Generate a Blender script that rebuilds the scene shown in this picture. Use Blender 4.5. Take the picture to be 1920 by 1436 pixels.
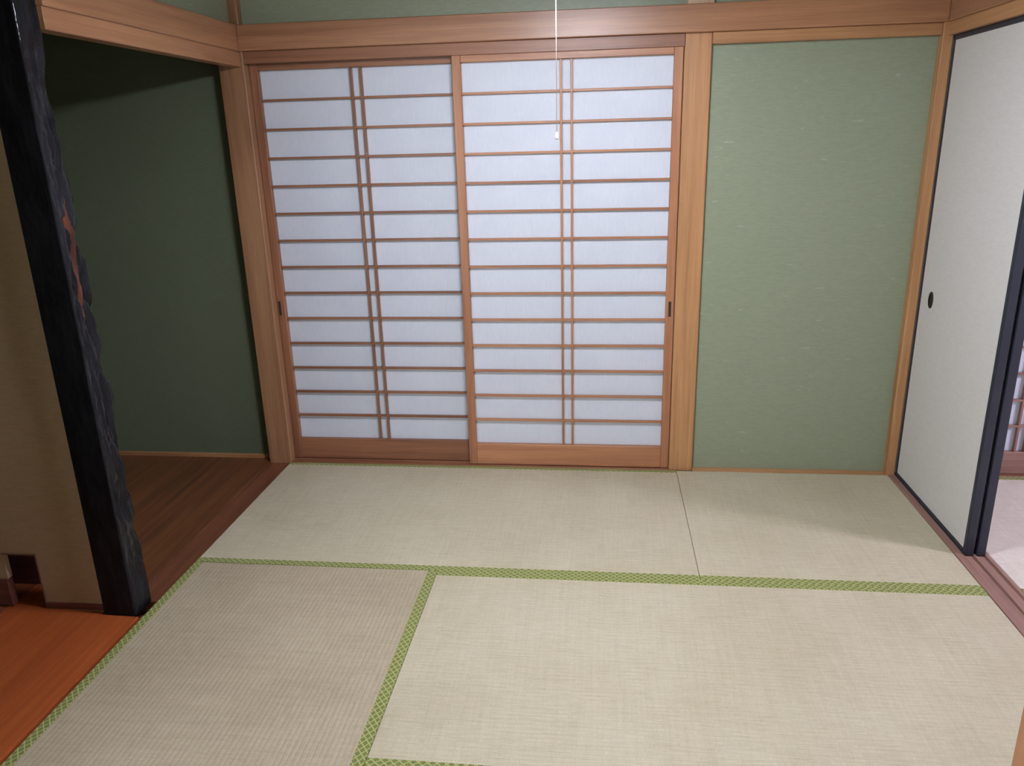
import bpy, bmesh, math, random
from mathutils import Vector, Matrix, noise
random.seed(7)
for o in list(bpy.data.objects):
    bpy.data.objects.remove(o)
S = bpy.context.scene
C = S.collection

# ------------------------------------------------------------ camera
CAM = (1.4621, -3.2309, 1.4411)
yaw, pitch, roll = -0.1194, 0.3067, -0.0274
fw = Vector((math.sin(yaw) * math.cos(pitch), math.cos(yaw) * math.cos(pitch), -math.sin(pitch)))
rt = Vector((math.cos(yaw), -math.sin(yaw), 0))
up = rt.cross(fw)
r2 = math.cos(roll) * rt + math.sin(roll) * up
u2 = -math.sin(roll) * rt + math.cos(roll) * up
cd = bpy.data.cameras.new('camera')
cam = bpy.data.objects.new('camera', cd)
C.objects.link(cam)
cd.sensor_width = 36
cd.lens = 1444.25 * 36 / 1920
cd.clip_start = 0.02
m = Matrix((r2, u2, -fw)).transposed().to_4x4()
m.translation = CAM
cam.matrix_world = m
S.camera = cam

# ------------------------------------------------------------ world, lights, exposure
w = bpy.data.worlds.new('world')
S.world = w
w.use_nodes = True
w.node_tree.nodes['Background'].inputs[0].default_value = (0.6, 0.75, 1.0, 1)
w.node_tree.nodes['Background'].inputs[1].default_value = 0.05
S.view_settings.view_transform = 'Standard'
S.view_settings.look = 'None'
S.view_settings.gamma = 1
S.view_settings.use_curve_mapping = False
S.view_settings.exposure = 0.0
LAMP = (1.36, -1.36, 1.96)          # ring lamp over our room
LAMP2 = (4.63, -1.36, 1.99)         # ring lamp of the adjoining room
LAMP_POWER = 92.0
LAMP2_POWER = 165.0


def light(name, loc, kind='POINT', energy=10, size=0.2, color=(1, 1, 1), rot=None, sy=None):
    l = bpy.data.lights.new(name, kind)
    l.energy = energy
    l.color = color
    if kind == 'AREA':
        l.shape = 'RECTANGLE'
        l.size = size
        l.size_y = sy or size
    else:
        l.shadow_soft_size = size
    o = bpy.data.objects.new(name, l)
    C.objects.link(o)
    o.location = loc
    if rot:
        o.rotation_euler = rot
    return o


HALL_FILL = 21.0                    # unseen fill panel added at the back of the hallway


# ------------------------------------------------------------ materials
def srgb(r, g, b):
    f = lambda c: (c / 255 / 12.92) if c / 255 <= 0.04045 else ((c / 255 + 0.055) / 1.055) ** 2.4
    return (f(r), f(g), f(b), 1)


def mat(name):
    m = bpy.data.materials.new(name)
    m.use_nodes = True
    nt = m.node_tree
    return m, nt, nt.nodes['Principled BSDF']


def N(nt, t, **kw):
    n = nt.nodes.new(t)
    for k, v in kw.items():
        setattr(n, k, v)
    return n


def mapped(nt, scale, rand=True):
    tc = N(nt, 'ShaderNodeTexCoord')
    mp = N(nt, 'ShaderNodeMapping')
    mp.inputs['Scale'].default_value = scale
    nt.links.new(tc.outputs['Object'], mp.inputs['Vector'])
    if rand:
        oi = N(nt, 'ShaderNodeObjectInfo')
        mu = N(nt, 'ShaderNodeMath', operation='MULTIPLY')
        mu.inputs[1].default_value = 37.0
        nt.links.new(oi.outputs['Random'], mu.inputs[0])
        cb = N(nt, 'ShaderNodeCombineXYZ')
        for i in range(3):
            nt.links.new(mu.outputs[0], cb.inputs[i])
        nt.links.new(cb.outputs[0], mp.inputs['Location'])
    return mp.outputs['Vector']


def mixc(nt, fac, a, b, mode='MIX'):
    n = N(nt, 'ShaderNodeMix', data_type='RGBA', blend_type=mode)
    for sock, v in ((n.inputs[0], fac), (n.inputs[6], a), (n.inputs[7], b)):
        if hasattr(v, 'links') or isinstance(v, bpy.types.NodeSocket):
            nt.links.new(v, sock)
        else:
            sock.default_value = v
    return n.outputs[2]


def ramp(nt, src, pts):
    r = N(nt, 'ShaderNodeValToRGB')
    e = r.color_ramp.elements
    while len(e) < len(pts):
        e.new(0.5)
    for el, (p, c) in zip(e, pts):
        el.position = p
        el.color = c if len(c) == 4 else (c[0], c[1], c[2], 1)
    nt.links.new(src, r.inputs[0])
    return r.outputs[0]


def noise_tex(nt, vec, scale, detail=4, rough=0.55, dist=0.0):
    n = N(nt, 'ShaderNodeTexNoise')
    n.inputs['Scale'].default_value = scale
    n.inputs['Detail'].default_value = detail
    n.inputs['Roughness'].default_value = rough
    n.inputs['Distortion'].default_value = dist
    nt.links.new(vec, n.inputs['Vector'])
    return n.outputs[0]


def bump(nt, bsdf, h, strength, dist=0.002, prev=None):
    b = N(nt, 'ShaderNodeBump')
    b.inputs['Strength'].default_value = strength
    b.inputs['Distance'].default_value = dist
    nt.links.new(h, b.inputs['Height'])
    if prev:
        nt.links.new(prev, b.inputs['Normal'])
    nt.links.new(b.outputs[0], bsdf.inputs['Normal'])
    return b.outputs[0]


def math2(nt, op, a, b=None):
    n = N(nt, 'ShaderNodeMath', operation=op)
    for i, v in enumerate((a, b)):
        if v is None:
            continue
        if isinstance(v, bpy.types.NodeSocket):
            nt.links.new(v, n.inputs[i])
        else:
            n.inputs[i].default_value = v
    return n.outputs[0]


def wood(name, axis, light_c, dark_c, rough=0.42, grain=1.0, coat=0.0):
    """planed timber, the grain running along axis"""
    m, nt, b = mat(name)
    sc = [38.0, 38.0, 38.0]
    sc['xyz'.index(axis)] = 1.3
    v = mapped(nt, sc)
    n1 = noise_tex(nt, v, 1.0, 3, 0.5, 0.6)
    sf = [300.0, 300.0, 300.0]
    sf['xyz'.index(axis)] = 6.0
    v2 = mapped(nt, sf)
    n2 = noise_tex(nt, v2, 1.0, 2, 0.6)
    sb = [4.0, 4.0, 4.0]
    sb['xyz'.index(axis)] = 0.8
    n3 = noise_tex(nt, mapped(nt, sb), 1.0, 2, 0.5)
    c1 = ramp(nt, n1, [(0.3, dark_c), (0.62, light_c)])
    g = 0.82 + 0.0 * grain
    c2 = ramp(nt, n2, [(0.3, (g, g * 0.98, g * 0.95)), (0.65, (1, 1, 1))])
    c3 = ramp(nt, n3, [(0.3, (0.86, 0.84, 0.82)), (0.7, (1.05, 1.04, 1.03))])
    c = mixc(nt, 1.0, c1, c2, 'MULTIPLY')
    c = mixc(nt, 1.0, c, c3, 'MULTIPLY')
    nt.links.new(c, b.inputs['Base Color'])
    b.inputs['Roughness'].default_value = rough
    b.inputs['Coat Weight'].default_value = coat
    b.inputs['Coat Roughness'].default_value = 0.34
    bump(nt, b, n2, 0.15 * grain, 0.0006)
    return m


WL, WD = srgb(188, 142, 98), srgb(164, 116, 78)          # newer cypress posts
RL, RD = srgb(146, 100, 72), srgb(124, 80, 56)           # redder doors and rails
W = {a: wood('cypress_' + a, a, WL, WD) for a in 'xyz'}
R = {a: wood('cedar_' + a, a, RL, RD) for a in 'xyz'}
R2 = {a: wood('pale_cedar_' + a, a, srgb(178, 126, 90), srgb(156, 104, 74)) for a in 'xyz'}
PK = {a: wood('worn_track_' + a, a, srgb(152, 118, 106), srgb(134, 100, 88), 0.5) for a in 'xyz'}
TOKO = wood('dark_board', 'y', srgb(118, 74, 44), srgb(84, 50, 32), 0.32)
ORANGE = wood('orange_board', 'y', srgb(172, 90, 46), srgb(150, 74, 38), 0.30)
PURPLE = wood('dark_red_board', 'x', srgb(122, 74, 66), srgb(100, 58, 54), 0.4)


def wall_mat(name, c, c2, fleck=None, rough=0.55):
    m, nt, b = mat(name)
    v = mapped(nt, (30, 30, 160), False)
    n = noise_tex(nt, v, 1.0, 3, 0.6)
    base = ramp(nt, n, [(0.35, c2), (0.65, c)])
    fine = noise_tex(nt, mapped(nt, (420, 420, 420), False), 1.0, 2, 0.6)
    base = mixc(nt, 1.0, base, ramp(nt, fine, [(0.3, (0.93, 0.93, 0.93)), (0.7, (1.03, 1.03, 1.03))]), 'MULTIPLY')
    if fleck:
        fv = mapped(nt, (22, 22, 110), False)
        f = noise_tex(nt, fv, 1.0, 0, 0.5, 0.8)
        base = mixc(nt, ramp(nt, f, [(0.80, (0, 0, 0)), (0.84, (1, 1, 1))]), base, fleck)
    nt.links.new(base, b.inputs['Base Color'])
    b.inputs['Roughness'].default_value = rough
    bump(nt, b, fine, 0.25, 0.0008)
    return m


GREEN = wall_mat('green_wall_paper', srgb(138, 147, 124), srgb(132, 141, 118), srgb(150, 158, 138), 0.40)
TOKO_GREEN_SHADED = wall_mat('alcove_green_shaded', srgb(98, 108, 86), srgb(92, 102, 80), None, 0.6)  # green darkened: the alcove's shade is put into the base colour
TAN = wall_mat('tan_sand_wall', srgb(196, 172, 142), srgb(188, 164, 134), None, 0.8)
FUSUMA = wall_mat('fusuma_paper', srgb(210, 208, 204), srgb(205, 203, 199), None, 0.6)
CEIL = wood('ceiling_board', 'x', srgb(138, 108, 80), srgb(120, 92, 66), 0.5)


def tatami(name, axis, c1=(183, 175, 151), c2=(192, 185, 162)):
    """rush cover: 15 mm ribs running along axis, fine rushes across them"""
    m, nt, b = mat(name)
    tc = N(nt, 'ShaderNodeTexCoord')
    sp = N(nt, 'ShaderNodeSeparateXYZ')
    nt.links.new(tc.outputs['Object'], sp.inputs[0])
    u, v = (sp.outputs[0], sp.outputs[1]) if axis == 'x' else (sp.outputs[1], sp.outputs[0])
    ph = math2(nt, 'MULTIPLY', v, 2 * math.pi / 0.0150)
    rib = math2(nt, 'ABSOLUTE', math2(nt, 'SINE', math2(nt, 'MULTIPLY', ph, 0.5)))
    rib = math2(nt, 'POWER', rib, 0.6)
    # rushes: fine stripes across the ribs, broken from rib to rib
    sc = (620, 70, 70) if axis == 'x' else (70, 620, 70)
    rush = noise_tex(nt, mapped(nt, sc), 1.0, 1, 0.6)
    sl = (90, 5, 5) if axis == 'x' else (5, 90, 5)
    streak = noise_tex(nt, mapped(nt, sl), 1.0, 3, 0.6)
    sd = (16, 260, 20) if axis == 'x' else (260, 16, 20)
    dash = noise_tex(nt, mapped(nt, sd), 1.0, 2, 0.6)
    blot = noise_tex(nt, mapped(nt, (3, 3, 3)), 1.0, 3, 0.55)
    base = ramp(nt, blot, [(0.3, srgb(*c1)), (0.7, srgb(*c2))])
    base = mixc(nt, 1.0, base, ramp(nt, rush, [(0.25, (0.90, 0.89, 0.86)), (0.75, (1.06, 1.06, 1.06))]), 'MULTIPLY')
    base = mixc(nt, 1.0, base, ramp(nt, streak, [(0.3, (0.93, 0.93, 0.91)), (0.7, (1.03, 1.03, 1.03))]), 'MULTIPLY')
    base = mixc(nt, 1.0, base, ramp(nt, dash, [(0.28, (0.90, 0.88, 0.84)), (0.5, (1, 1, 1)), (0.76, (1.08, 1.08, 1.06))]), 'MULTIPLY')
    base = mixc(nt, 1.0, base, ramp(nt, rib, [(0.0, (0.80, 0.77, 0.72) if axis == 'y' else (0.91, 0.90, 0.88)), (0.55, (1.0, 1.0, 1.0))]), 'MULTIPLY')
    nt.links.new(base, b.inputs['Base Color'])
    b.inputs['Roughness'].default_value = 0.62
    h = math2(nt, 'ADD', rib, math2(nt, 'MULTIPLY', rush, 0.5))
    bump(nt, b, h, 0.55 if axis == 'y' else 0.3, 0.0012)
    return m


TAT = {'x': tatami('rush_cover_x', 'x'), 'y': tatami('rush_cover_y', 'y', (168, 156, 134), (178, 167, 145)),
       'n': tatami('rush_cover_lit', 'x', (204, 196, 184), (212, 205, 194))}  # paler for the adjoining mats: the brighter light is put into the colour


def heri(name, axis):
    """green cloth edging with a pale lattice woven in"""
    m, nt, b = mat(name)
    tc = N(nt, 'ShaderNodeTexCoord')
    sp = N(nt, 'ShaderNodeSeparateXYZ')
    nt.links.new(tc.outputs['Object'], sp.inputs[0])
    u, v = (sp.outputs[0], sp.outputs[1]) if axis == 'x' else (sp.outputs[1], sp.outputs[0])
    uu = math2(nt, 'DIVIDE', u, 0.0235)
    vv = math2(nt, 'DIVIDE', v, 0.0190)
    lines = None
    for sg in ('ADD', 'SUBTRACT'):
        f = math2(nt, 'FRACT', math2(nt, sg, uu, vv))
        d = math2(nt, 'ABSOLUTE', math2(nt, 'SUBTRACT', f, 0.5))
        l = ramp(nt, d, [(0.07, (1, 1, 1)), (0.13, (0, 0, 0))])
        lines = l if lines is None else mixc(nt, 1.0, lines, l, 'LIGHTEN')
    th = noise_tex(nt, mapped(nt, (700, 700, 100)), 1.0, 1)
    g = ramp(nt, th, [(0.3, srgb(86, 95, 42)), (0.7, srgb(118, 124, 58))])
    c = mixc(nt, lines, g, srgb(164, 167, 100))
    nt.links.new(c, b.inputs['Base Color'])
    b.inputs['Roughness'].default_value = 0.75
    b.inputs['Sheen Weight'].default_value = 0.15
    bump(nt, b, lines, 0.4, 0.0006)
    return m


HERI = {'x': heri('green_edging_x', 'x'), 'y': heri('green_edging_y', 'y')}


def plain(name, c, rough=0.5, metal=0.0, bump_s=0.1, sc=60, var=0.06):
    m, nt, b = mat(name)
    n = noise_tex(nt, mapped(nt, (sc, sc, sc)), 1.0, 3)
    lo = (c[0] * (1 - var), c[1] * (1 - var), c[2] * (1 - var), 1)
    hi = (min(1, c[0] * (1 + var)), min(1, c[1] * (1 + var)), min(1, c[2] * (1 + var)), 1)
    nt.links.new(ramp(nt, n, [(0.3, lo), (0.7, hi)]), b.inputs['Base Color'])
    b.inputs['Roughness'].default_value = rough
    b.inputs['Metallic'].default_value = metal
    if bump_s:
        bump(nt, b, n, bump_s, 0.0006)
    return m


LACQ = plain('black_lacquer', srgb(32, 36, 50), 0.36, 0, 0.04)
BLACKM = plain('black_pull_metal', srgb(24, 26, 24), 0.4, 0.3, 0.1)
DARKPULL = plain('dark_wood_catch', srgb(34, 22, 20), 0.5)
WHITEP = plain('white_plastic', srgb(235, 235, 228), 0.35, 0, 0)
CORD = plain('white_cord', srgb(236, 228, 214), 0.7, 0, 0.1)

# washi of the shoji: thin, slightly translucent, fibrous
PAPER, nt, b = mat('shoji_paper')
fib = noise_tex(nt, mapped(nt, (160, 160, 22)), 1.0, 4, 0.65, 1.2)
cl = noise_tex(nt, mapped(nt, (7, 7, 7)), 1.0, 3, 0.6)
pc = ramp(nt, fib, [(0.3, srgb(208, 215, 227)), (0.7, srgb(217, 223, 234))])
pc = mixc(nt, 1.0, pc, ramp(nt, cl, [(0.3, (0.96, 0.965, 0.97)), (0.7, (1.01, 1.01, 1.01))]), 'MULTIPLY')
nt.links.new(pc, b.inputs['Base Color'])
b.inputs['Roughness'].default_value = 0.55
bump(nt, b, fib, 0.12, 0.0006)
tr = N(nt, 'ShaderNodeBsdfTranslucent')
tr.inputs[0].default_value = srgb(225, 230, 238)
mx = N(nt, 'ShaderNodeMixShader')
mx.inputs[0].default_value = 0.12
out = nt.nodes['Material Output']
nt.links.new(b.outputs[0], mx.inputs[1])
nt.links.new(tr.outputs[0], mx.inputs[2])
nt.links.new(mx.outputs[0], out.inputs[0])

# carved black post: lacquer worn to red-brown wood in one long streak
POST, nt, b = mat('carved_black_lacquer')
tc = N(nt, 'ShaderNodeTexCoord')
sp = N(nt, 'ShaderNodeSeparateXYZ')
nt.links.new(tc.outputs['Object'], sp.inputs[0])
wob = noise_tex(nt, mapped(nt, (6, 6, 14), False), 1.0, 3, 0.6)
# streak centre line in local y, from z 0.98 to 1.36
yc = math2(nt, 'ADD', math2(nt, 'MULTIPLY', math2(nt, 'SUBTRACT', sp.outputs[2], 1.15), 0.02), 0.002)
yd = math2(nt, 'ABSOLUTE', math2(nt, 'SUBTRACT', math2(nt, 'SUBTRACT', sp.outputs[1], yc), math2(nt, 'MULTIPLY', math2(nt, 'SUBTRACT', wob, 0.5), 0.06)))
zd = math2(nt, 'DIVIDE', math2(nt, 'ABSOLUTE', math2(nt, 'SUBTRACT', sp.outputs[2], 1.14)), 0.19)
wid = math2(nt, 'MULTIPLY', math2(nt, 'SUBTRACT', 1.0, math2(nt, 'POWER', zd, 2.0)), 0.0125)
msk = math2(nt, 'SUBTRACT', wid, yd)
msk = math2(nt, 'MULTIPLY', msk, 500.0)
mskc = ramp(nt, msk, [(0.0, (0, 0, 0)), (0.8, (1, 1, 1))])
xm = ramp(nt, math2(nt, 'ADD', math2(nt, 'MULTIPLY', sp.outputs[0], 20.0), 0.2), [(0.9, (0, 0, 0)), (0.98, (1, 1, 1))])
mskc = mixc(nt, 1.0, mskc, xm, 'MULTIPLY')
bl = noise_tex(nt, mapped(nt, (30, 30, 8), False), 1.0, 4, 0.6)
blk = ramp(nt, bl, [(0.3, srgb(15, 14, 16)), (0.7, srgb(30, 30, 35))])
rd = ramp(nt, bl, [(0.3, srgb(56, 31, 26)), (0.7, srgb(90, 52, 38))])
nt.links.new(mixc(nt, mskc, blk, rd), b.inputs['Base Color'])
b.inputs['Roughness'].default_value = 0.11
b.inputs['Specular IOR Level'].default_value = 0.13
bump(nt, b, noise_tex(nt, mapped(nt, (85, 85, 34), False), 1.0, 2, 0.5), 0.5, 0.003)


def emit(name, color, strength):
    m, nt, b = mat(name)
    b.inputs['Base Color'].default_value = (0.8, 0.8, 0.8, 1)
    b.inputs['Emission Color'].default_value = color
    b.inputs['Emission Strength'].default_value = strength
    return m


# ------------------------------------------------------------ mesh helpers
def link(name, me, parent, loc):
    o = bpy.data.objects.new(name, me)
    C.objects.link(o)
    if parent is not None:
        o.parent = parent
        o.location = Vector(loc) - parent.location
    else:
        o.location = loc
    return o


def bm_obj(name, bm, m, parent=None, loc=(0, 0, 0), smooth=False):
    bmesh.ops.recalc_face_normals(bm, faces=bm.faces)
    me = bpy.data.meshes.new(name)
    bm.to_mesh(me)
    bm.free()
    me.materials.append(m)
    if smooth:
        for p in me.polygons:
            p.use_smooth = True
    return link(name, me, parent, loc)


def add_box(bm, lo, hi, bevel=0.0, seg=1):
    r = bmesh.ops.create_cube(bm, size=1.0)
    vs = r['verts']
    for v in vs:
        v.co = Vector([lo[i] + (v.co[i] + 0.5) * (hi[i] - lo[i]) for i in range(3)])
    if bevel:
        es = list({e for v in vs for e in v.link_edges})
        bmesh.ops.bevel(bm, geom=es, offset=bevel, segments=seg, profile=0.6, affect='EDGES')


def box(name, x0, x1, y0, y1, z0, z1, m, parent=None, bevel=0.0015, kind=None, seg=1):
    c = ((x0 + x1) / 2, (y0 + y1) / 2, (z0 + z1) / 2)
    bm = bmesh.new()
    h = [(x1 - x0) / 2, (y1 - y0) / 2, (z1 - z0) / 2]
    bevel = min(bevel, min(h) * 0.45)
    add_box(bm, [-a for a in h], h, bevel, seg)
    o = bm_obj(name, bm, m, parent, c)
    if kind:
        o['kind'] = kind
    return o


def boxes(name, lst, m, parent=None, bevel=0.0015, kind=None):
    """several boxes in one mesh (one piece of joinery with rebates)"""
    c = Vector([sum((b[2 * i] + b[2 * i + 1]) / 2 for b in lst) / len(lst) for i in range(3)])
    bm = bmesh.new()
    for q in lst:
        add_box(bm, [q[2 * i] - c[i] for i in range(3)], [q[2 * i + 1] - c[i] for i in range(3)], bevel)
    o = bm_obj(name, bm, m, parent, c)
    if kind:
        o['kind'] = kind
    return o


def prism(name, outline, z0, z1, m, bevel=0.0):
    bm = bmesh.new()
    cx = sum(p[0] for p in outline) / len(outline)
    cy = sum(p[1] for p in outline) / len(outline)
    lo = [bm.verts.new((x - cx, y - cy, z0)) for x, y in outline]
    hi = [bm.verts.new((x - cx, y - cy, z1)) for x, y in outline]
    n = len(outline)
    bm.faces.new(lo)
    top = bm.faces.new(hi)
    for i in range(n):
        bm.faces.new((lo[i], lo[(i + 1) % n], hi[(i + 1) % n], hi[i]))
    if bevel:
        bmesh.ops.bevel(bm, geom=list(top.edges), offset=bevel, segments=2, profile=0.6, affect='EDGES')
    return bm_obj(name, bm, m, None, (cx, cy, 0))


def empty(name, loc):
    o = bpy.data.objects.new(name, None)
    C.objects.link(o)
    o.location = loc
    o.empty_display_size = 0.05
    return o


def tag(o, label, cat, group=None):
    o['label'] = label
    o['category'] = cat
    if group:
        o['group'] = group
    return o


# ------------------------------------------------------------ the room: sizes
RW = 2.713            # tatami width
FRONT = -2.67         # near edge of the tatami
KZ = 1.762            # underside of the head tracks
NZ0, NZ1 = 1.808, 1.906
CZ = 2.35             # ceiling
ST = 'structure'

# subfloors
box('floor', -1.05, 2.83, -2.80, 0.14, -0.12, -0.062, W['x'], None, 0, ST)

# back wall (right of the shoji, above the rail, side wall of the alcove)
box('wall_back', 1.83, 2.78, 0.052, 0.14, 0.0, KZ + 0.03, GREEN, None, 0, ST)
box('wall_back_upper', -0.03, 2.78, 0.056, 0.14, KZ + 0.03, CZ, GREEN, None, 0, ST)
box('wall_alcove_side', -0.99, -0.055, 0.078, 0.14, 0.0, CZ, TOKO_GREEN_SHADED, None, 0, ST)
box('wall_alcove_back', -1.05, -0.97, -2.80, 0.078, 0.0, CZ, TOKO_GREEN_SHADED, None, 0, ST)
box('wall_left_upper', -0.085, -0.035, -1.155, 0.05, KZ + 0.04, CZ, GREEN, None, 0, ST)
box('wall_left_upper_near', -0.085, -0.035, -2.70, -1.235, 1.95, CZ, GREEN, None, 0, ST)
# front wall: right of the camera's doorway, and its header
box('wall_front', 1.86, 2.86, -2.80, -2.715, 0.0, CZ, GREEN, None, 0, ST)
box('wall_front_upper', -1.05, 1.86, -2.80, -2.715, KZ + 0.04, CZ, GREEN, None, 0, ST)
box('wall_front_left', -1.05, 0.02, -2.80, -2.715, 0.0, KZ + 0.04, GREEN, None, 0, ST)
box('wall_right_upper', 2.755, 2.80, -2.70, 0.05, KZ + 0.04, CZ, GREEN, None, 0, ST)
# ceiling: boards with battens
cl_ = box('ceiling', -1.05, 2.86, -2.80, 0.14, CZ, CZ + 0.03, CEIL, None, 0, ST)
for i in range(6):
    y = -2.5 + i * 0.45
    box('batten', -0.03, 2.76, y - 0.012, y + 0.012, CZ - 0.02, CZ - 0.0005, W['x'], cl_, 0.001)

# hallway the picture is taken from
box('floor_hall', -1.05, 2.86, -4.6, -2.80, -0.09, -0.03, wood('hall_floor', 'x', srgb(150, 100, 60), srgb(126, 80, 48), 0.35), None, 0, ST)
box('wall_hall', -1.05, 2.86, -4.68, -4.6, -0.03, CZ, GREEN, None, 0, ST)
box('wall_hall_left', -1.13, -1.05, -4.6, -2.80, -0.03, CZ, GREEN, None, 0, ST)
box('wall_hall_right', 2.86, 2.94, -4.6, -2.80, -0.03, CZ, GREEN, None, 0, ST)
box('ceiling_hall', -1.05, 2.86, -4.6, -2.80, CZ, CZ + 0.03, CEIL, None, 0, ST)

fill_panel = box('hall_fill_panel', -0.56, 0.36, -4.605, -4.585, 0.72, 1.74, R['x'], None, 0.002, ST)  # added out of view, its glowing panes give soft fill
gl = emit('hall_fill_glow', (0.97, 0.97, 1.0, 1), HALL_FILL)
for i in range(2):
    for j in range(3):
        box('fill_pane', -0.52 + i * 0.425, -0.115 + i * 0.425, -4.5849, -4.583, 0.76 + j * 0.32, 1.06 + j * 0.32, gl, fill_panel, 0)

RAIL = {a: wood('rail_cypress_' + a, a, srgb(172, 126, 92), srgb(150, 104, 74), 0.36, 1.0, 0.12) for a in 'xy'}
# posts (structure)
box('trim_1', -0.105, 0.004, 0.018, 0.122, -0.01, CZ, wood('shaded_corner_post', 'z', srgb(158, 120, 88), srgb(140, 100, 72)), None, 0.003, ST)        # left corner post, shade of the dim side put into its wood colour
box('trim_2', 1.7735, 1.877, 0.030, 0.134, -0.01, NZ0 + 0.004, W['z'], None, 0.003, ST)  # post right of the shoji
box('trim_3', 2.704, 2.742, 0.012, 0.12, -0.01, CZ, W['z'], None, 0.003, ST)          # right corner post
box('trim_4', 1.775, 1.88, -2.825, -2.72, -0.06, KZ + 0.04, wood('door_jamb', 'z', srgb(214, 160, 122), srgb(196, 140, 104)), None, 0.003, ST)  # jamb beside the camera
box('trim_5', 1.779, 1.880, 0.034, 0.134, NZ0 + 0.004, CZ, wood('pale_post', 'z', srgb(206, 180, 152), srgb(188, 160, 130)), None, 0.003, ST)
# long rails (nageshi) round the room
box('trim_6', 0.0, RW, 0.0, 0.056, NZ0, NZ1, RAIL['x'], None, 0.0025, ST)
box('trim_7', -0.035, -0.0005, -1.150, 0.018, NZ0, NZ1, RAIL['y'], None, 0.0025, ST)
box('trim_8', RW, RW + 0.045, -2.70, 0.02, NZ0, NZ1, RAIL['y'], None, 0.0025, ST)
# head tracks (kamoi) under the rails
boxes('trim_9', [(0.004, 1.7735, 0.022, 0.052, KZ, NZ0), (0.004, 1.7735, 0.0525, 0.058, KZ + 0.012, NZ0),
                 (0.004, 1.7735, 0.058, 0.128, KZ + 0.016, NZ0)], R['x'], None, 0.0012, ST)
box('trim_10', 1.877, 2.704, 0.024, 0.10, KZ + 0.004, NZ0, W['x'], None, 0.0015, ST)
boxes('trim_11', [(2.722, 2.742, -2.70, 0.03, KZ, NZ0), (2.742, 2.824, -2.70, 0.03, KZ + 0.018, NZ0),
                  (2.824, 2.845, -2.70, 0.03, KZ, NZ0)], W['y'], None, 0.0012, ST)
# drop lintel of the alcove
box('trim_12', -0.058, -0.006, -1.150, 0.018, KZ - 0.012, NZ0, RAIL['y'], None, 0.002, ST)
# foot of the walls: thin tatami-edge strips
box('trim_13', 1.877, 2.704, 0.012, 0.062, -0.04, 0.002, W['x'], None, 0.001, ST)
box('trim_14', -0.99, -0.105, 0.066, 0.09, -0.01, 0.014, W['x'], None, 0.0015, ST)
# sill (shikii) below the shoji with two running grooves
boxes('trim_15', [(0.004, 1.7735, 0.012, 0.134, -0.04, -0.003), (0.004, 1.7735, 0.012, 0.030, -0.004, 0.004),
                  (0.004, 1.7735, 0.052, 0.062, -0.004, 0.004), (0.004, 1.7735, 0.098, 0.134, -0.004, 0.004)],
      R['x'], None, 0.0008, ST)
# sill below the fusuma, grooved
boxes('trim_16', [(RW, 2.828, -2.70, 0.05, -0.04, -0.004), (RW, 2.7425, -2.70, 0.05, -0.005, 0.003),
                  (2.774, 2.782, -2.70, 0.05, -0.005, 0.003), (2.814, 2.828, -2.70, 0.05, -0.005, 0.003)],
      PK['y'], None, 0.0012, ST)

# ------------------------------------------------------------ tatami
def mat_thing(x0, x1, y0, y1, axis, sides, label, group, z=0.0):
    """sides: cloth edges as (edge, width) with edge in 'N','S','E','W'"""
    cx, cy = (x0 + x1) / 2, (y0 + y1) / 2
    t = empty('tatami_mat', (cx, cy, z - 0.055))
    tag(t, label, 'tatami', group)
    g = 0.0008
    box('rush_cover', x0 + g, x1 - g, y0 + g, y1 - g, z - 0.055, z, TAT[axis], t, 0.002, seg=2)
    for s, wd in sides:
        if s == 'N':
            q = (x0 + g, x1 - g, y1 - wd, y1 - g * 0.5)
        elif s == 'S':
            q = (x0 + g, x1 - g, y0 + g * 0.5, y0 + wd)
        elif s == 'W':
            q = (x0 + g * 0.5, x0 + wd, y0 + g, y1 - g)
        else:
            q = (x1 - wd, x1 - g * 0.5, y0 + g, y1 - g)
        box('cloth_edging', *q, z - 0.054, z + 0.0016, HERI['x' if s in 'NS' else 'y'], t, 0.001)
    return t


M1 = -0.893
M2 = -1.786
G1 = 'tatami mats of the room'
XS = 1.806
XM = 0.900
mat_thing(0, XS, M1, 0.011, 'x', (('N', 0.022), ('S', 0.030)), 'long tatami mat lying along the foot of the two paper screens', G1)
mat_thing(XS, RW, M1, 0.011, 'x', (('S', 0.030),), 'short half tatami mat at the foot of the green wall, partly shaded', G1)
mat_thing(0, XM, FRONT, M1, 'y', (('W', 0.030), ('E', 0.034)), 'tatami mat with lengthwise ribs beside the orange alcove board', G1)
mat_thing(XM, RW, M2, M1, 'x', (('N', 0.030), ('S', 0.030)), 'broad bright tatami mat in the right foreground', G1)
mat_thing(XM, RW, FRONT, M2, 'x', (('N', 0.030), ('S', 0.030)), 'tatami mat showing only its green edging at the bottom of the picture', G1)
G2 = 'tatami mats of the adjoining room'
mat_thing(2.83, 4.64, M1 - 0.01, 0.02, 'n', (('N', 0.03), ('S', 0.030)), 'tatami mat beyond the sliding panels, below the far paper screen', G2)
mat_thing(2.83, 4.64, M1 - 0.90, M1 - 0.01, 'n', (('N', 0.03), ('S', 0.030)), 'nearer tatami mat of the adjoining room, seen past the door track', G2)

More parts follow.
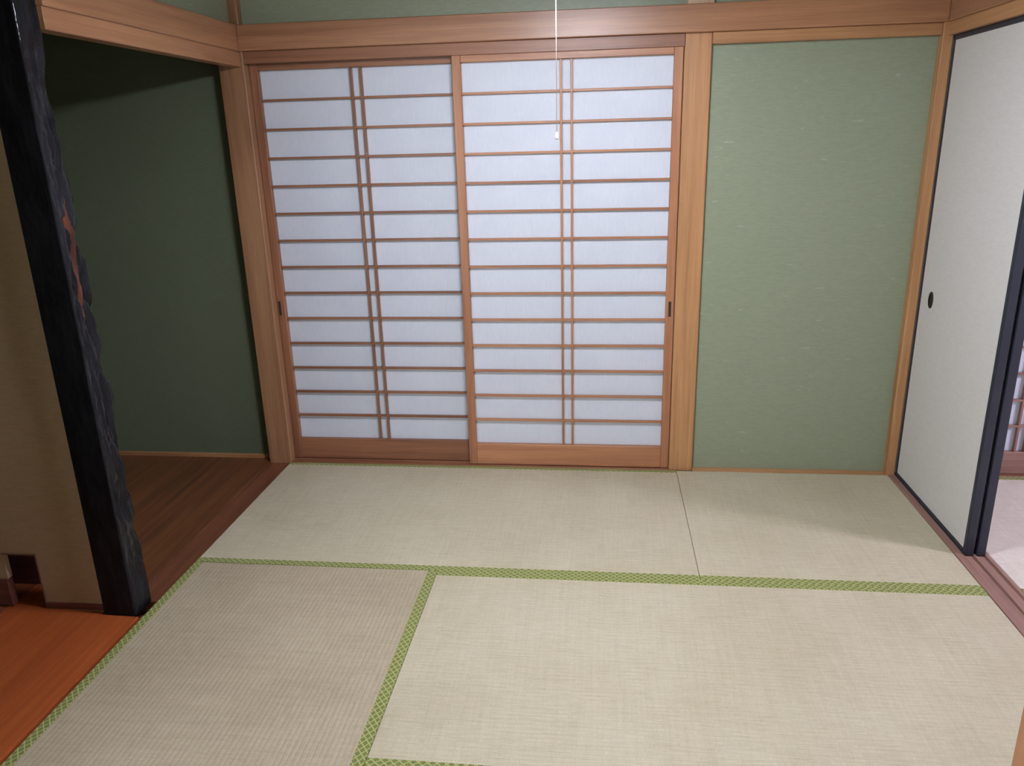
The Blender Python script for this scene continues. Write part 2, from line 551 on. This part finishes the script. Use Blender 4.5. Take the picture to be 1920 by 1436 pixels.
# ------------------------------------------------------------ alcoves on the left
t = box('alcove_floor_board', -0.97, -0.098, -1.083, 0.072, -0.045, -0.004, TOKO, None, 0.0015)
tag(t, 'dark brown polished board floor of the alcove behind the black post', 'floor board')
t = box('alcove_front_board', -0.096, -0.0015, -1.143, 0.016, -0.045, -0.004, wood('front_board', 'y', srgb(122, 76, 52), srgb(92, 54, 38), 0.30), None, 0.002)
tag(t, 'narrow reddish-brown board edging the dark alcove along the tatami', 'floor board')
t = prism('orange_floor_board', [(-0.472, -2.70), (-0.009, -2.70), (-0.009, -1.243), (-0.138, -1.243), (-0.138, -1.222),
                                 (-0.346, -1.222), (-0.346, -1.0845), (-0.472, -1.0845)], -0.035, 0.006, ORANGE, 0.002)
tag(t, 'glossy orange-brown floor board in front of the black post', 'floor board')
t = boxes('rear_floor_board', [(-0.97, -0.4775, -2.70, -1.0845, -0.035, 0.005), (-0.4775, -0.4735, -2.70, -1.0845, -0.035, 0.0085)],
          wood('rear_board', 'y', srgb(150, 84, 52), srgb(124, 66, 44), 0.30), None, 0.001)
tag(t, 'duller brown board behind the orange one, with a pale edge', 'floor board')
# partition between the two alcoves, with a small framed opening at the floor
PY0, PY1 = -1.215, -1.185
pw = boxes('wall_partition', [(-0.347, -0.125, PY0, PY1, 0.028, CZ), (-0.463, -0.347, PY0, PY1, 0.200, CZ),
                              (-0.97, -0.463, PY0, PY0 + 0.02, 0.108, CZ)], TAN, None, 0, ST)
box('baseboard_partition', -0.347, -0.130, PY0 - 0.006, PY1, 0.006, 0.028, PURPLE, None, 0.001, ST)
box('baseboard_rear', -0.97, -0.463, PY0 - 0.006, PY0 + 0.02, 0.0095, 0.108, PURPLE, None, 0.001, ST)
boxes('trim_17', [(-0.347, -0.341, PY0 - 0.004, PY1, 0.028, 0.206), (-0.463, -0.347, PY0 - 0.004, PY1, 0.200, 0.206),
                  ], PK['z'], None, 0.0006, ST)
box('trim_18', -0.97, -0.13, -1.083, -1.075, -0.03, 0.30, PURPLE, None, 0.0005, ST)
box('wall_partition_inner', -0.97, -0.13, -1.083, -1.075, 0.30, CZ, TAN, None, 0, ST)

# carved black post between the alcoves
def carved_post():
    t = empty('alcove_post', (-0.08, -1.192, 0.0))
    tag(t, 'black lacquered alcove post with a carved, knotty side and a worn red streak', 'post')
    bm = bmesh.new()
    # section ring (local x,y about the centre), the +x face carved
    X0, X1, Y0, Y1 = -0.047, 0.060, -0.048, 0.047
    nf = 16
    ring = [(X0, Y1), (X0, Y0), (X1 - 0.004, Y0), (X1, Y0 + 0.004)]
    face = [(X1, Y0 + 0.004 + (Y1 - Y0 - 0.008) * i / nf) for i in range(1, nf + 1)]
    ring = ring + face + [(X1 - 0.012, Y1)]
    nz = 300
    H = 2.35
    rows = []
    for k in range(nz + 1):
        z = H * k / nz
        row = []
        for i, (x, y) in enumerate(ring):
            dx = dy = 0.0
            if i >= 3:
                s = (y - Y0) / (Y1 - Y0)
                amp = min(1.0, max(0.0, (z - 0.10) / 0.25)) * min(1.0, max(0.12, (1.74 - z) / 0.12))
                n1 = noise.noise(Vector((y * 34, z * 11, 3.1)))
                n2 = noise.noise(Vector((y * 60, z * 26, 8.7)))
                # shallow gouges, like chisel marks running down the face
                g = abs(noise.noise(Vector((y * 26 + z * 2.0, z * 5.0, 5.0))))
                dx = -0.012 * amp * max(0, s) ** 0.6 * (0.45 + n1) - 0.004 * amp * n2 - 0.010 * amp * max(0, 0.18 - g) / 0.18 * (0.3 + s)
                if i == 3:
                    dx *= 0.25
                edge = max(0.0, (s - 0.55) / 0.45)
                e = noise.noise(Vector((1.7, z * 6.5, 0.3))) * 0.9 + noise.noise(Vector((4.7, z * 19, 1.3))) * 0.5
                dy = edge * amp * 0.013 * e
                # knots that stand out beyond the silhouette
                for zk, hk, wk in ((1.295, 0.012, 0.05), (0.715, 0.017, 0.035), (1.60, -0.005, 0.06)):
                    dy += edge * hk * math.exp(-((z - zk) / wk) ** 2)
            row.append(bm.verts.new((x + dx, y + dy, z)))
        rows.append(row)
    n = len(ring)
    for k in range(nz):
        for i in range(n):
            j = (i + 1) % n
            bm.faces.new((rows[k][i], rows[k][j], rows[k + 1][j], rows[k + 1][i]))
    bm.faces.new(rows[0])
    bm.faces.new(rows[-1])
    o = bm_obj('carved_shaft', bm, POST, t, (-0.08, -1.192, 0.004))
    for p in o.data.polygons:
        p.use_smooth = abs(p.normal.y) < 0.9 or p.area < 1e-4
    return t


carved_post()

# ------------------------------------------------------------ shoji screens
def shoji(x0, x1, yf, zb, zt, rows, label, group, pull=None, sw=0.035, bh=0.100, th=0.032, vbars=None, top=0.032, mt=None):
    """paper-backed lattice screen; front face at y = yf, bars of 9 mm"""
    t = empty('paper_screen', ((x0 + x1) / 2, yf + th / 2, zb))
    tag(t, label, 'sliding screen', group)
    mz, mxx = mt or (R['z'], R['x'])
    box('stile', x0, x0 + sw, yf, yf + th, zb, zt, mz, t, 0.002)
    box('stile', x1 - sw, x1, yf, yf + th, zb, zt, mz, t, 0.002)
    a, b_ = x0 + sw, x1 - sw
    box('bottom_rail', a, b_, yf + 0.002, yf + th - 0.002, zb, zb + bh, mxx, t, 0.002)
    box('top_rail', a, b_, yf + 0.002, yf + th - 0.002, zt - top, zt, mxx, t, 0.002)
    z0, z1 = zb + bh, zt - top
    bf = yf + 0.008
    bd = 0.016
    for k in range(1, rows):
        z = z0 + (z1 - z0) * k / rows
        box('crossbar', a, b_, bf, bf + bd, z - 0.0045, z + 0.0045, mxx, t, 0.0008)
    for xv in vbars:
        box('upright_bar', xv - 0.0045, xv + 0.0045, bf - 0.0007, bf + bd, z0, z1, mz, t, 0.0008)
    box('paper', a, b_, bf + bd + 0.0003, bf + bd + 0.0013, z0, z1, PAPER, t, 0)
    if pull:
        px0, px1, pz0, pz1 = pull
        ct = boxes('recessed_catch', [(px0, px1, yf - 0.0008, yf + 0.002, pz0, pz1)], DARKPULL, t, 0.0003)
        ct['label'] = 'dark recessed finger catch'
    return t


GS = 'tall paper screens in the back wall'
YR, YL = 0.0305, 0.064
shoji(0.863, 1.7705, YR, 0.004, KZ + 0.006, 14, 'front paper screen with wooden lattice, next to the pale post', GS,
      (1.7475, 1.7585, 0.703, 0.768), vbars=(1.2975, 1.3395), mt=(R2['z'], R2['x']))
shoji(0.005, 0.905, YL, 0.003, KZ + 0.008, 14, 'rear paper screen with wooden lattice, next to the dark alcove corner', GS,
      (0.0105, 0.0215, 0.703, 0.768), vbars=(0.4335, 0.4745))

# ------------------------------------------------------------ fusuma
def fusuma(xf, y0, y1, label, group, pull, zt=KZ + 0.010, zb=0.0):
    th = 0.030
    t = empty('sliding_panel', (xf + th / 2, (y0 + y1) / 2, zb))
    tag(t, label, 'sliding door', group)
    e = 0.019
    box('paper_face', xf + 0.003, xf + th - 0.003, y0 + e, y1 - e * 0.6, zb + e, zt - e, FUSUMA, t, 0)
    box('frame_stile', xf, xf + th, y0, y0 + e, zb, zt, LACQ, t, 0.003, seg=2)
    box('frame_stile', xf, xf + th, y1 - e * 0.6, y1, zb, zt, LACQ, t, 0.003, seg=2)
    box('bottom_rail', xf, xf + th, y0 + e, y1 - e * 0.6, zb, zb + 0.017, LACQ, t, 0.003, seg=2)
    box('top_rail', xf, xf + th, y0 + e, y1 - e * 0.6, zt - 0.028, zt, LACQ, t, 0.003, seg=2)
    if pull:
        py, pz = pull
        # oval dished pull: raised rim and sunk bowl
        bm = bmesh.new()
        prof = [(1.0, 0.0), (1.0, -0.0018), (0.86, -0.0022), (0.78, -0.0004), (0.70, 0.0004), (0.35, 0.0010), (0.0, 0.0012)]
        prof = [(1.0, 0.0012), (1.0, -0.0016), (0.90, -0.0022), (0.80, -0.0014), (0.72, 0.0008)]
        ns = 36
        rings = []
        for r_, d in prof:
            rings.append([bm.verts.new((d, 0.021 * r_ * math.cos(2 * math.pi * i / ns), 0.033 * r_ * math.sin(2 * math.pi * i / ns))) for i in range(ns)])
        for a, b_ in zip(rings, rings[1:]):
            for i in range(ns):
                bm.faces.new((a[i], a[(i + 1) % ns], b_[(i + 1) % ns], b_[i]))
        bm.faces.new(rings[-1])
        hp = bm_obj('finger_pull', bm, BLACKM, t, (xf + 0.002, py, pz), True)
        hp['label'] = 'black oval finger pull'
    return t


GF = 'sliding panels in the right wall'
fusuma(2.7435, -0.667, 0.011, 'off-white sliding panel with black frame and oval pull, beside the green wall', GF, (-0.096, 0.797))
fusuma(2.7835, -0.667, 0.011, 'rear sliding panel behind the off-white one, only its black edge showing', GF, None)

# ------------------------------------------------------------ adjoining room
box('floor_adjoining', 2.83, 6.5, -2.80, 0.14, -0.12, -0.062, W['x'], None, 0, ST)
box('wall_adjoining_back', 4.65, 6.5, 0.05, 0.14, -0.06, CZ, GREEN, None, 0, ST)
box('wall_adjoining_upper', 2.80, 4.65, 0.05, 0.14, KZ, CZ, GREEN, None, 0, ST)
box('wall_adjoining_right', 6.5, 6.58, -2.80, 0.14, -0.06, CZ, FUSUMA, None, 0, ST)
box('wall_adjoining_front', 2.86, 6.5, -2.88, -2.80, -0.06, CZ, FUSUMA, None, 0, ST)
box('ceiling_adjoining', 2.86, 6.5, -2.80, 0.14, CZ, CZ + 0.03, CEIL, None, 0, ST)
box('floor_adjoining_rest', 2.83, 6.5, -2.80, M1 - 0.902, -0.062, 0.0, TAT['x'], None, 0, ST)
box('floor_adjoining_side', 4.642, 6.5, M1 - 0.90, 0.02, -0.062, 0.0, TAT['x'], None, 0, ST)
boxes('trim_19', [(2.83, 4.65, 0.021, 0.13, -0.04, 0.002)], R['x'], None, 0.001, ST)
shoji(2.84, 3.76, 0.045, 0.003, KZ, 14, 'paper screen with square lattice in the bright adjoining room', 'paper screens of the adjoining room',
      vbars=(3.052, 3.235, 3.275, 3.55), mt=(PK['z'], PK['x']))
shoji(3.745, 4.645, 0.079, 0.003, KZ, 14, 'further paper screen of the adjoining room, past the square-latticed one', 'paper screens of the adjoining room',
      vbars=(4.0, 4.175, 4.215, 4.4), mt=(PK['z'], PK['x']))

# ------------------------------------------------------------ ring lamps
def ring_tube(r, tr, z, ns=48, nt_=10):
    bm = bmesh.new()
    rings = []
    for i in range(ns):
        a = 2 * math.pi * i / ns
        rings.append([bm.verts.new(((r + tr * math.cos(b)) * math.cos(a), (r + tr * math.cos(b)) * math.sin(a), z + tr * math.sin(b)))
                      for b in [2 * math.pi * j / nt_ for j in range(nt_)]])
    for i in range(ns):
        for j in range(nt_):
            bm.faces.new((rings[i][j], rings[(i + 1) % ns][j], rings[(i + 1) % ns][(j + 1) % nt_], rings[i][(j + 1) % nt_]))
    return bm


def lathe(prof, ns=48):
    bm = bmesh.new()
    rings = [[bm.verts.new((r * math.cos(2 * math.pi * i / ns), r * math.sin(2 * math.pi * i / ns), z)) for i in range(ns)] for r, z in prof]
    for a, b_ in zip(rings, rings[1:]):
        for i in range(ns):
            bm.faces.new((a[i], a[(i + 1) % ns], b_[(i + 1) % ns], b_[i]))
    bm.faces.new(rings[0])
    bm.faces.new(rings[-1])
    return bm


def ring_lamp(loc, power, label, color):
    t = empty('pendant_lamp', loc)
    tag(t, label, 'lamp', 'ring lamps hanging from the ceilings')
    area = 4 * math.pi ** 2 * 0.014 * (0.185 + 0.135)
    em = emit('ring_tube_glow', color, power / area / math.pi)
    bm_obj('ring_tube', ring_tube(0.185, 0.014, 0), em, t, loc, True)
    bm_obj('ring_tube', ring_tube(0.135, 0.014, 0.0), em, t, loc, True)
    bm_obj('shade', lathe([(0.225, 0.028), (0.235, 0.030), (0.20, 0.075), (0.08, 0.10), (0.07, 0.11), (0.0601, 0.111)]), WHITEP, t, loc, True)
    bm_obj('stem', lathe([(0.012, 0.105), (0.012, CZ - loc[2] - 0.02), (0.05, CZ - loc[2] - 0.018), (0.05, CZ - loc[2])], 16), WHITEP, t, loc)
    return t


ring_lamp(LAMP, LAMP_POWER, 'round ring lamp hanging above the middle of the room, holding the pull cord', (0.92, 0.95, 1.06, 1))
ring_lamp(LAMP2, LAMP2_POWER, 'round ring lamp lighting the adjoining room', (0.98, 0.92, 1.20, 1))

# pull cord with its small bead
t = empty('pull_cord', (1.358, -1.36, 1.437))
tag(t, 'thin white pull cord with a bead, hanging in front of the paper screens', 'pull cord')
bm = bmesh.new()
bmesh.ops.create_cone(bm, cap_ends=True, segments=8, radius1=0.0009, radius2=0.0009, depth=1)
for v in bm.verts:
    v.co.z = (v.co.z + 0.5) * (LAMP[2] + 0.03 - 1.452)
bm_obj('cord', bm, CORD, t, (1.358, -1.36, 1.452), True)
bm_obj('bead', lathe([(0.0012, 0.016), (0.0028, 0.014), (0.0036, 0.008), (0.0040, 0.002), (0.0030, 0.0), (0.0012, -0.0008)], 14), WHITEP, t, (1.358, -1.36, 1.437), True)
